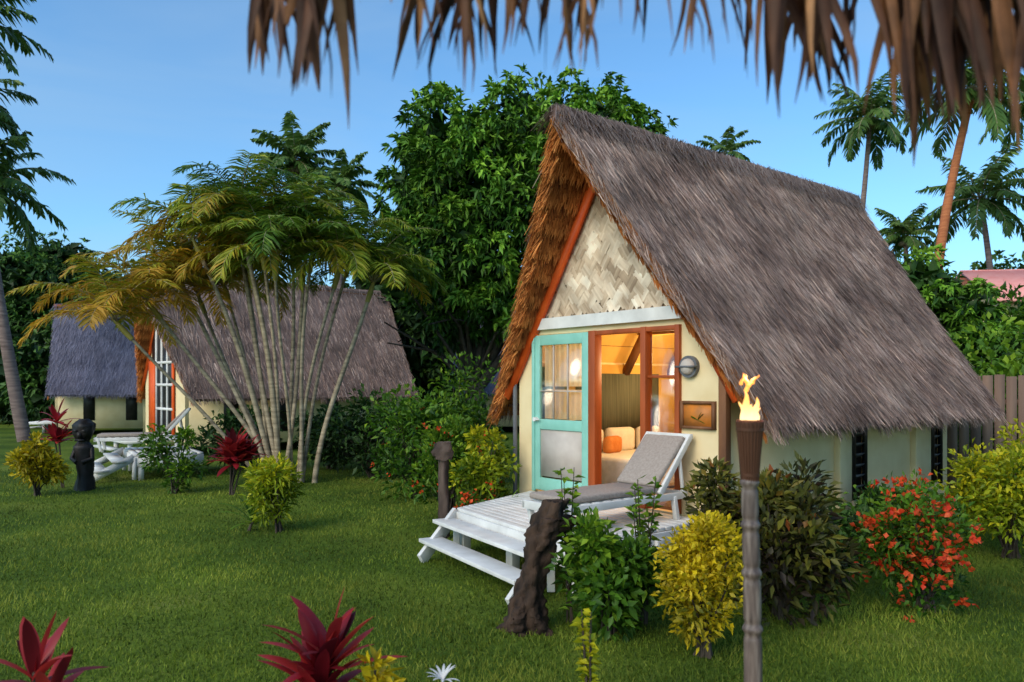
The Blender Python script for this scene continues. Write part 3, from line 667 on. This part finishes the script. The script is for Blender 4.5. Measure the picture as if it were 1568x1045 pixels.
def frond(mb,base,az,el,L,droop,n=26,ll=.5,lw=.035,rn=.5,mat=0,rmat=1,hang=.5,vee=.3,rr_=1.0):
    K=12; p=np.array(base,float); P=[p.copy()];Tg=[]
    for i in range(K):
        t=i/K; e_=el-droop*t**1.15
        d=np.array([math.cos(az)*math.cos(e_),math.sin(az)*math.cos(e_),math.sin(e_)]); Tg.append(d); p=p+d*L/K; P.append(p.copy())
    Tg.append(Tg[-1]); P=np.array(P);Tg=np.array(Tg)
    mb.tube(P,np.linspace(.02,.004,K+1)*L/2*rr_,5,rmat,.6,cap=False)
    t=np.linspace(.14,1,n); f=t*K
    C=np.stack([np.interp(f,np.arange(K+1),P[:,i]) for i in range(3)],1); D=norm(np.stack([np.interp(f,np.arange(K+1),Tg[:,i]) for i in range(3)],1))
    sd=np.array([-math.sin(az),math.cos(az),0]); nn=norm(np.cross(D,sd)); nn=nn*np.sign(nn[:,2:3]+1e-6)
    l=ll*(np.sin(math.pi*(.15+.78*t))**.7)*R.uniform(.8,1.15,n)
    for s_ in(-1,1):
        dd=D*.65+sd*s_+nn*vee+R.normal(0,.2,(n,3)); dd=norm(dd)+[0,0,-hang]
        dd=norm(dd)
        S=norm(np.cross(dd,nn+R.normal(0,.5,(n,3))))
        m=C+dd*l[:,None]*.5; tip=m+norm(dd+[0,0,-hang*1.2])*l[:,None]*.5
        V=np.stack([C+S*lw*.25,C-S*lw*.25,m-S*lw*.5,m+S*lw*.5,tip],1).reshape(-1,3); i=np.arange(n)*5
        rr=np.repeat(np.clip(rn+R.normal(0,.12,n),0,1),5)
        o=mb.n; mb.add(V,np.stack([i,i+1,i+2,i+3],1),rr,mat); mb.F.append(np.stack([i+3,i+2,i+4],1)+o); mb.M.append(np.full(n,mat))
def coconut(name,base,top,fl=3.0,nf=20,bark=M_coco,curve=.0,r0=.2,lw=.09):
    e=empty(name); base=np.array(base,float);top=np.array(top,float)
    mb=MB(); t=np.linspace(0,1,16)[:,None]; P=base+(top-base)*t+np.array([1,0,0])*curve*np.sin(t*math.pi)
    mb.tube(P,np.linspace(r0,r0*.55,16),10); mb.build('trunk',bark,e,True)
    mb=MB()
    for j in range(nf):
        az=j*2.399+R.normal(0,.15); el=rad(80)-j/nf*rad(105)
        frond(mb,top+[0,0,.1],az,el,fl*R.uniform(.85,1.1),rad(R.uniform(55,85)),30,fl*.26,lw*1.15,rn=np.clip(.8-j/nf*.4,0,1),hang=.55)
    for j in range(7):
        a=j*.9; c=top+[.22*math.cos(a),.22*math.sin(a),-.25]; mb.tube([c+[0,0,.13],c+[0,0,.06],c,c-[0,0,.08],c-[0,0,.13]],[.02,.1,.12,.09,.02],7,1)
    mb.build('fronds',[M_coconut,M_areca],e)
coconut('coconut_palm',(18.6,45,0),(20.9,45,17.2),3.4,26,curve=.3,r0=.22,lw=.12)
coconut('coconut_palm',(16.3,30,0),(17.9,30,13.2),3.2,24,bark=M_cocored,curve=-.5,r0=.24,lw=.1)
coconut('coconut_palm',(22.5,36,0),(21.9,36,10.4),3.1,24,curve=.3,lw=.1)
coconut('coconut_palm',(20.9,40,0),(20.4,40,9.4),2.2,20,lw=.1)
coconut('coconut_palm',(23.7,36,0),(24.6,36,15.0),3.0,20,lw=.1)
coconut('coconut_palm',(12,42,0),(11.6,42,14.3),1.8,14,lw=.1)
coconut('coconut_palm',(-15.8,25,0),(-17.1,25,8.2),2.7,22,curve=-.1,r0=.22,lw=.1)
coconut('coconut_palm',(-18.5,22,0),(-16.1,22,12.2),2.6,24,r0=.22,lw=.1)
coconut('coconut_palm',(-19.5,24,0),(-17.5,24,10.3),2.6,24,r0=.22,lw=.1)
coconut('coconut_palm',(-8.6,32,0),(-9.0,32,11.0),2.1,22,lw=.12)
coconut('coconut_palm',(-7.0,31,0),(-6.9,31,9.7),1.8,18,lw=.12)
# areca cluster
e=empty('areca_palm_cluster')
st=MB();fr=MB()
A=14.6
tops=[(-6.75,2.7,.92),(-6.45,3.1,.88),(-6.1,3.3,.75),(-5.7,3.55,.6),(-5.3,3.8,.5),(-4.9,3.7,.45),(-4.5,4.0,.45),(-4.15,3.75,.35),(-3.8,4.0,.35),(-3.4,3.7,.3),(-2.9,3.5,.35),(-5.8,4.2,.55),(-4.9,4.6,.4),(-4.0,4.4,.3),(-6.4,3.8,.75),(-3.3,4.0,.3),(-5.3,4.5,.45),(-4.4,4.75,.4)]
for i,(X,Z,yl) in enumerate(tops):
    Yd=A+R.normal(0,.6)
    bx=-4.35+(X+4.75)*.16+R.normal(0,.08)
    if i==10: bx=-3.7
    t=np.linspace(0,1,14); P=np.stack([bx+(X-bx)*t**R.uniform(.95,1.35)+.07*np.sin(t*4+i),np.full(14,A)+R.normal(0,.12)+(Yd-A)*t,-.03+Z*t],1)
    st.tube(P,np.linspace(.050,.034,14)*R.uniform(.7,1.15),9,0)
    top=P[-1]; dv=norm(P[-1]-P[-2])
    st.tube([top,top+dv*.2,top+dv*.5],[.045,.055,.022],9,1)
    nfr=13
    for j in range(nfr):
        az=j*2.399+i+R.normal(0,.2); el=rad(86)-j/nfr*rad(62)
        frond(fr,top+dv*.4,az,el,R.uniform(1.3,1.95),rad(R.uniform(75,140)),46,.48,.030,rn=np.clip(yl-.2+j*.045+R.normal(0,.15),0,1),hang=.4,vee=.45,rr_=.7)
st.build('stems',[M_areca,m_noise('crownshaft',(.22,.21,.04),(.40,.30,.07),4,.5,.1)],e,True); fr.build('fronds',[M_arecaL,M_areca],e)

# ------------------------------------------------------------------ fence, far house
mb=MB()
n=34
for i in range(n):
    t=i/n; x=6.45+t*5.2; y=11.6-t*1.3; mb.box((x,y,1.0+R.normal(0,.012)),(.135,.025,2.0+R.normal(0,.03)),rz=-.24)
mb.box((9.05,11.0,1.6),(5.4,.04,.08),rz=-.245); mb.box((9.05,11.0,.5),(5.4,.04,.08),rz=-.245)
mb.build('wooden_fence',M_fence)
e=empty('pink_roofed_house',(21.8,30.5,0),rad(-8))
mb=MB()
V=[(-3.4,-2.5,0),(3.4,-2.5,0),(3.4,-2.5,4.9),(-3.4,-2.5,4.9),(-3.4,2.5,0),(3.4,2.5,0),(3.4,2.5,4.9),(-3.4,2.5,4.9)]
mb.add(V,[[0,1,2,3],[5,4,7,6],[4,0,3,7],[1,5,6,2]])
V=[(-3.4,-2.5,4.9),(-3.4,2.5,4.9),(-3.4,0,6.1),(3.4,-2.5,4.9),(3.4,2.5,4.9),(3.4,0,6.1)]; mb.add(V,[[0,1,2],[3,5,4]])
mb.build('walls',M_cream,e)
mb=MB(); mb.beam((0,-3.0,4.9),(0,0.05,6.4),7.6,.1,(0,0,1)); mb.beam((0,3.0,4.9),(0,-.05,6.4),7.6,.1,(0,0,1)); mb.build('roof',M_pink,e)
mb=MB(); mb.box((-1.5,-2.52,3.2),(1,.06,1.2)); mb.box((1.5,-2.52,3.2),(1,.06,1.2)); mb.build('windows',M_dark,e)
shrub('green_shrub',17.2,26,5.0,2.6,M_green,2400,.34,.14,bias=.2); shrub('green_shrub',19.3,26,4.8,2.6,M_green,2400,.34,.14,bias=.2)

# ------------------------------------------------------------------ foreground thatched eave
e=empty('thatched_eave')
mb=MB()
def fringe(x0,x1,zb,n,wr=(.012,.028),zj=.05,dep=(1.35,1.75)):
    for i in range(n):
        x=R.uniform(x0,x1); y=R.uniform(*dep); k=y/1.5
        zt=2.95; zbot=1.87+(zb+R.normal(0,zj)-1.87)*k; L=zt-zbot
        seg=9; a=R.uniform(-.6,.6); tw=R.normal(0,.5); W=R.uniform(*wr); V=[]
        x=x*k; lean=R.normal(0,.06); cv=R.normal(0,.02)
        for j in range(seg+1):
            t=j/seg; w=W*(1 if t<.72 else max(.06,((1-t)/.28)**.8))/2
            p=np.array([x+lean*(t-.6)+cv*math.sin(t*5),y-.05*t,zt-L*t]); an=a+tw*t
            sd=np.array([math.cos(an),math.sin(an),0]); nn=np.array([-math.sin(an),math.cos(an),0])
            V+=[p+sd*w+nn*w*.5,p,p-sd*w+nn*w*.5]
        F=[]
        for j in range(seg): b=j*3; F+=[[b,b+1,b+4,b+3],[b+1,b+2,b+5,b+4]]
        mb.add(V,F,np.clip(R.beta(1.2,2.0),0,1))
fringe(-.49,-.31,2.48,30,zj=.04)
fringe(-.41,-.32,2.41,9,zj=.02)
fringe(-.22,-.10,2.53,20,wr=(.008,.022),zj=.045)
fringe(-.13,-.03,2.49,16,wr=(.008,.022),zj=.035)
fringe(-.02,.19,2.53,32,wr=(.008,.022),zj=.05)
fringe(.06,.15,2.46,8,wr=(.008,.018),zj=.02)
fringe(.22,.30,2.53,6,wr=(.006,.016),zj=.03)
fringe(.33,.46,2.52,12,wr=(.006,.018),zj=.035)
fringe(.47,.60,2.44,20,wr=(.012,.028),zj=.045)
fringe(.56,1.02,2.45,56,wr=(.012,.03),zj=.055)
fringe(.74,.98,2.38,34,wr=(.014,.036),zj=.04)
fringe(-.30,-.2,2.63,3,wr=(.006,.012),zj=.01)
fringe(-.71,-.69,2.59,1,wr=(.008,.01),zj=.01)
fringe(-.52,-.28,2.64,26,wr=(.012,.03),zj=.03)
fringe(-.22,1.3,2.655,120,wr=(.012,.03),zj=.03)
fringe(-1.3,-.52,2.75,60,wr=(.012,.03),zj=.02)
mb.build('hanging_leaves',M_fthatch,e)
mb=MB(); mb.tube([(-3,1.45,2.98),(3.2,1.45,2.98)],.035,10); mb.build('eave_pole',M_wood,e,True)
mb=MB(); mb.beam((0.1,1.6,2.99),(0.1,.4,4.0),6.2,.08,(0,0,1)); mb.build('thatch_roof',M_under,e)
mb=MB()
for x in(-2.6,3.0): mb.tube([(x,1.3,0),(x,1.3,3.0)],.06,10)
mb.build('eave_posts',M_wood,e,True)

# ------------------------------------------------------------------ sky, sun, camera
w=bpy.data.worlds.new('World'); sc.world=w; w.use_nodes=True
nt=w.node_tree; bg=nt.nodes['Background']
sk=nt.nodes.new('ShaderNodeTexSky'); sk.sky_type='NISHITA'; sk.sun_disc=False
EL=34; AZ=218
sk.sun_elevation=rad(EL); sk.sun_rotation=rad(AZ); sk.air_density=1.0; sk.dust_density=1.6; sk.ozone_density=1.0
tc=nt.nodes.new('ShaderNodeTexCoord'); mp=nt.nodes.new('ShaderNodeMapping'); mp.inputs['Scale'].default_value=(1,1,3.5); mp.inputs['Rotation'].default_value=(.2,.35,0)
no=nt.nodes.new('ShaderNodeTexNoise'); no.inputs['Scale'].default_value=2.2; no.inputs['Detail'].default_value=5; no.inputs['Distortion'].default_value=.5
nt.links.new(tc.outputs['Generated'],mp.inputs[0]); nt.links.new(mp.outputs[0],no.inputs['Vector'])
mr=nt.nodes.new('ShaderNodeMapRange'); mr.inputs[1].default_value=.38; mr.inputs[2].default_value=.78; mr.inputs[4].default_value=.5; nt.links.new(no.outputs['Fac'],mr.inputs[0])
mul=nt.nodes.new('ShaderNodeVectorMath'); mul.operation='MULTIPLY'; mul.inputs[1].default_value=(.82,1.30,1.58); nt.links.new(sk.outputs[0],mul.inputs[0])
mx=nt.nodes.new('ShaderNodeMix'); mx.data_type='RGBA'; mx.inputs[7].default_value=(2.8,4.1,5.5,1)
nt.links.new(mr.outputs[0],mx.inputs[0]); nt.links.new(mul.outputs[0],mx.inputs[6]); nt.links.new(mx.outputs[2],bg.inputs[0])
bg.inputs[1].default_value=.15
s_=bpy.data.lights.new('sun','SUN'); s_.energy=2.0; s_.angle=rad(35); s_.color=(1,.77,.57)
so=bpy.data.objects.new('sun',s_); sc.collection.objects.link(so)
az=rad(AZ); v=Vector((math.sin(az)*math.cos(rad(EL)),math.cos(az)*math.cos(rad(EL)),math.sin(rad(EL))))
so.rotation_euler=v.to_track_quat('Z','Y').to_euler()
cam=bpy.data.cameras.new('camera'); co=bpy.data.objects.new('camera',cam); sc.collection.objects.link(co)
co.location=(0,0,1.87); co.rotation_euler=(rad(90),0,0); cam.sensor_width=36; cam.lens=27.1; cam.shift_y=.042; cam.clip_end=3000; cam.clip_start=.05
cam.dof.use_dof=True; cam.dof.focus_distance=8.5; cam.dof.aperture_fstop=2.8
sc.camera=co
sc.view_settings.view_transform='Standard'; sc.view_settings.look='None'; sc.view_settings.exposure=0
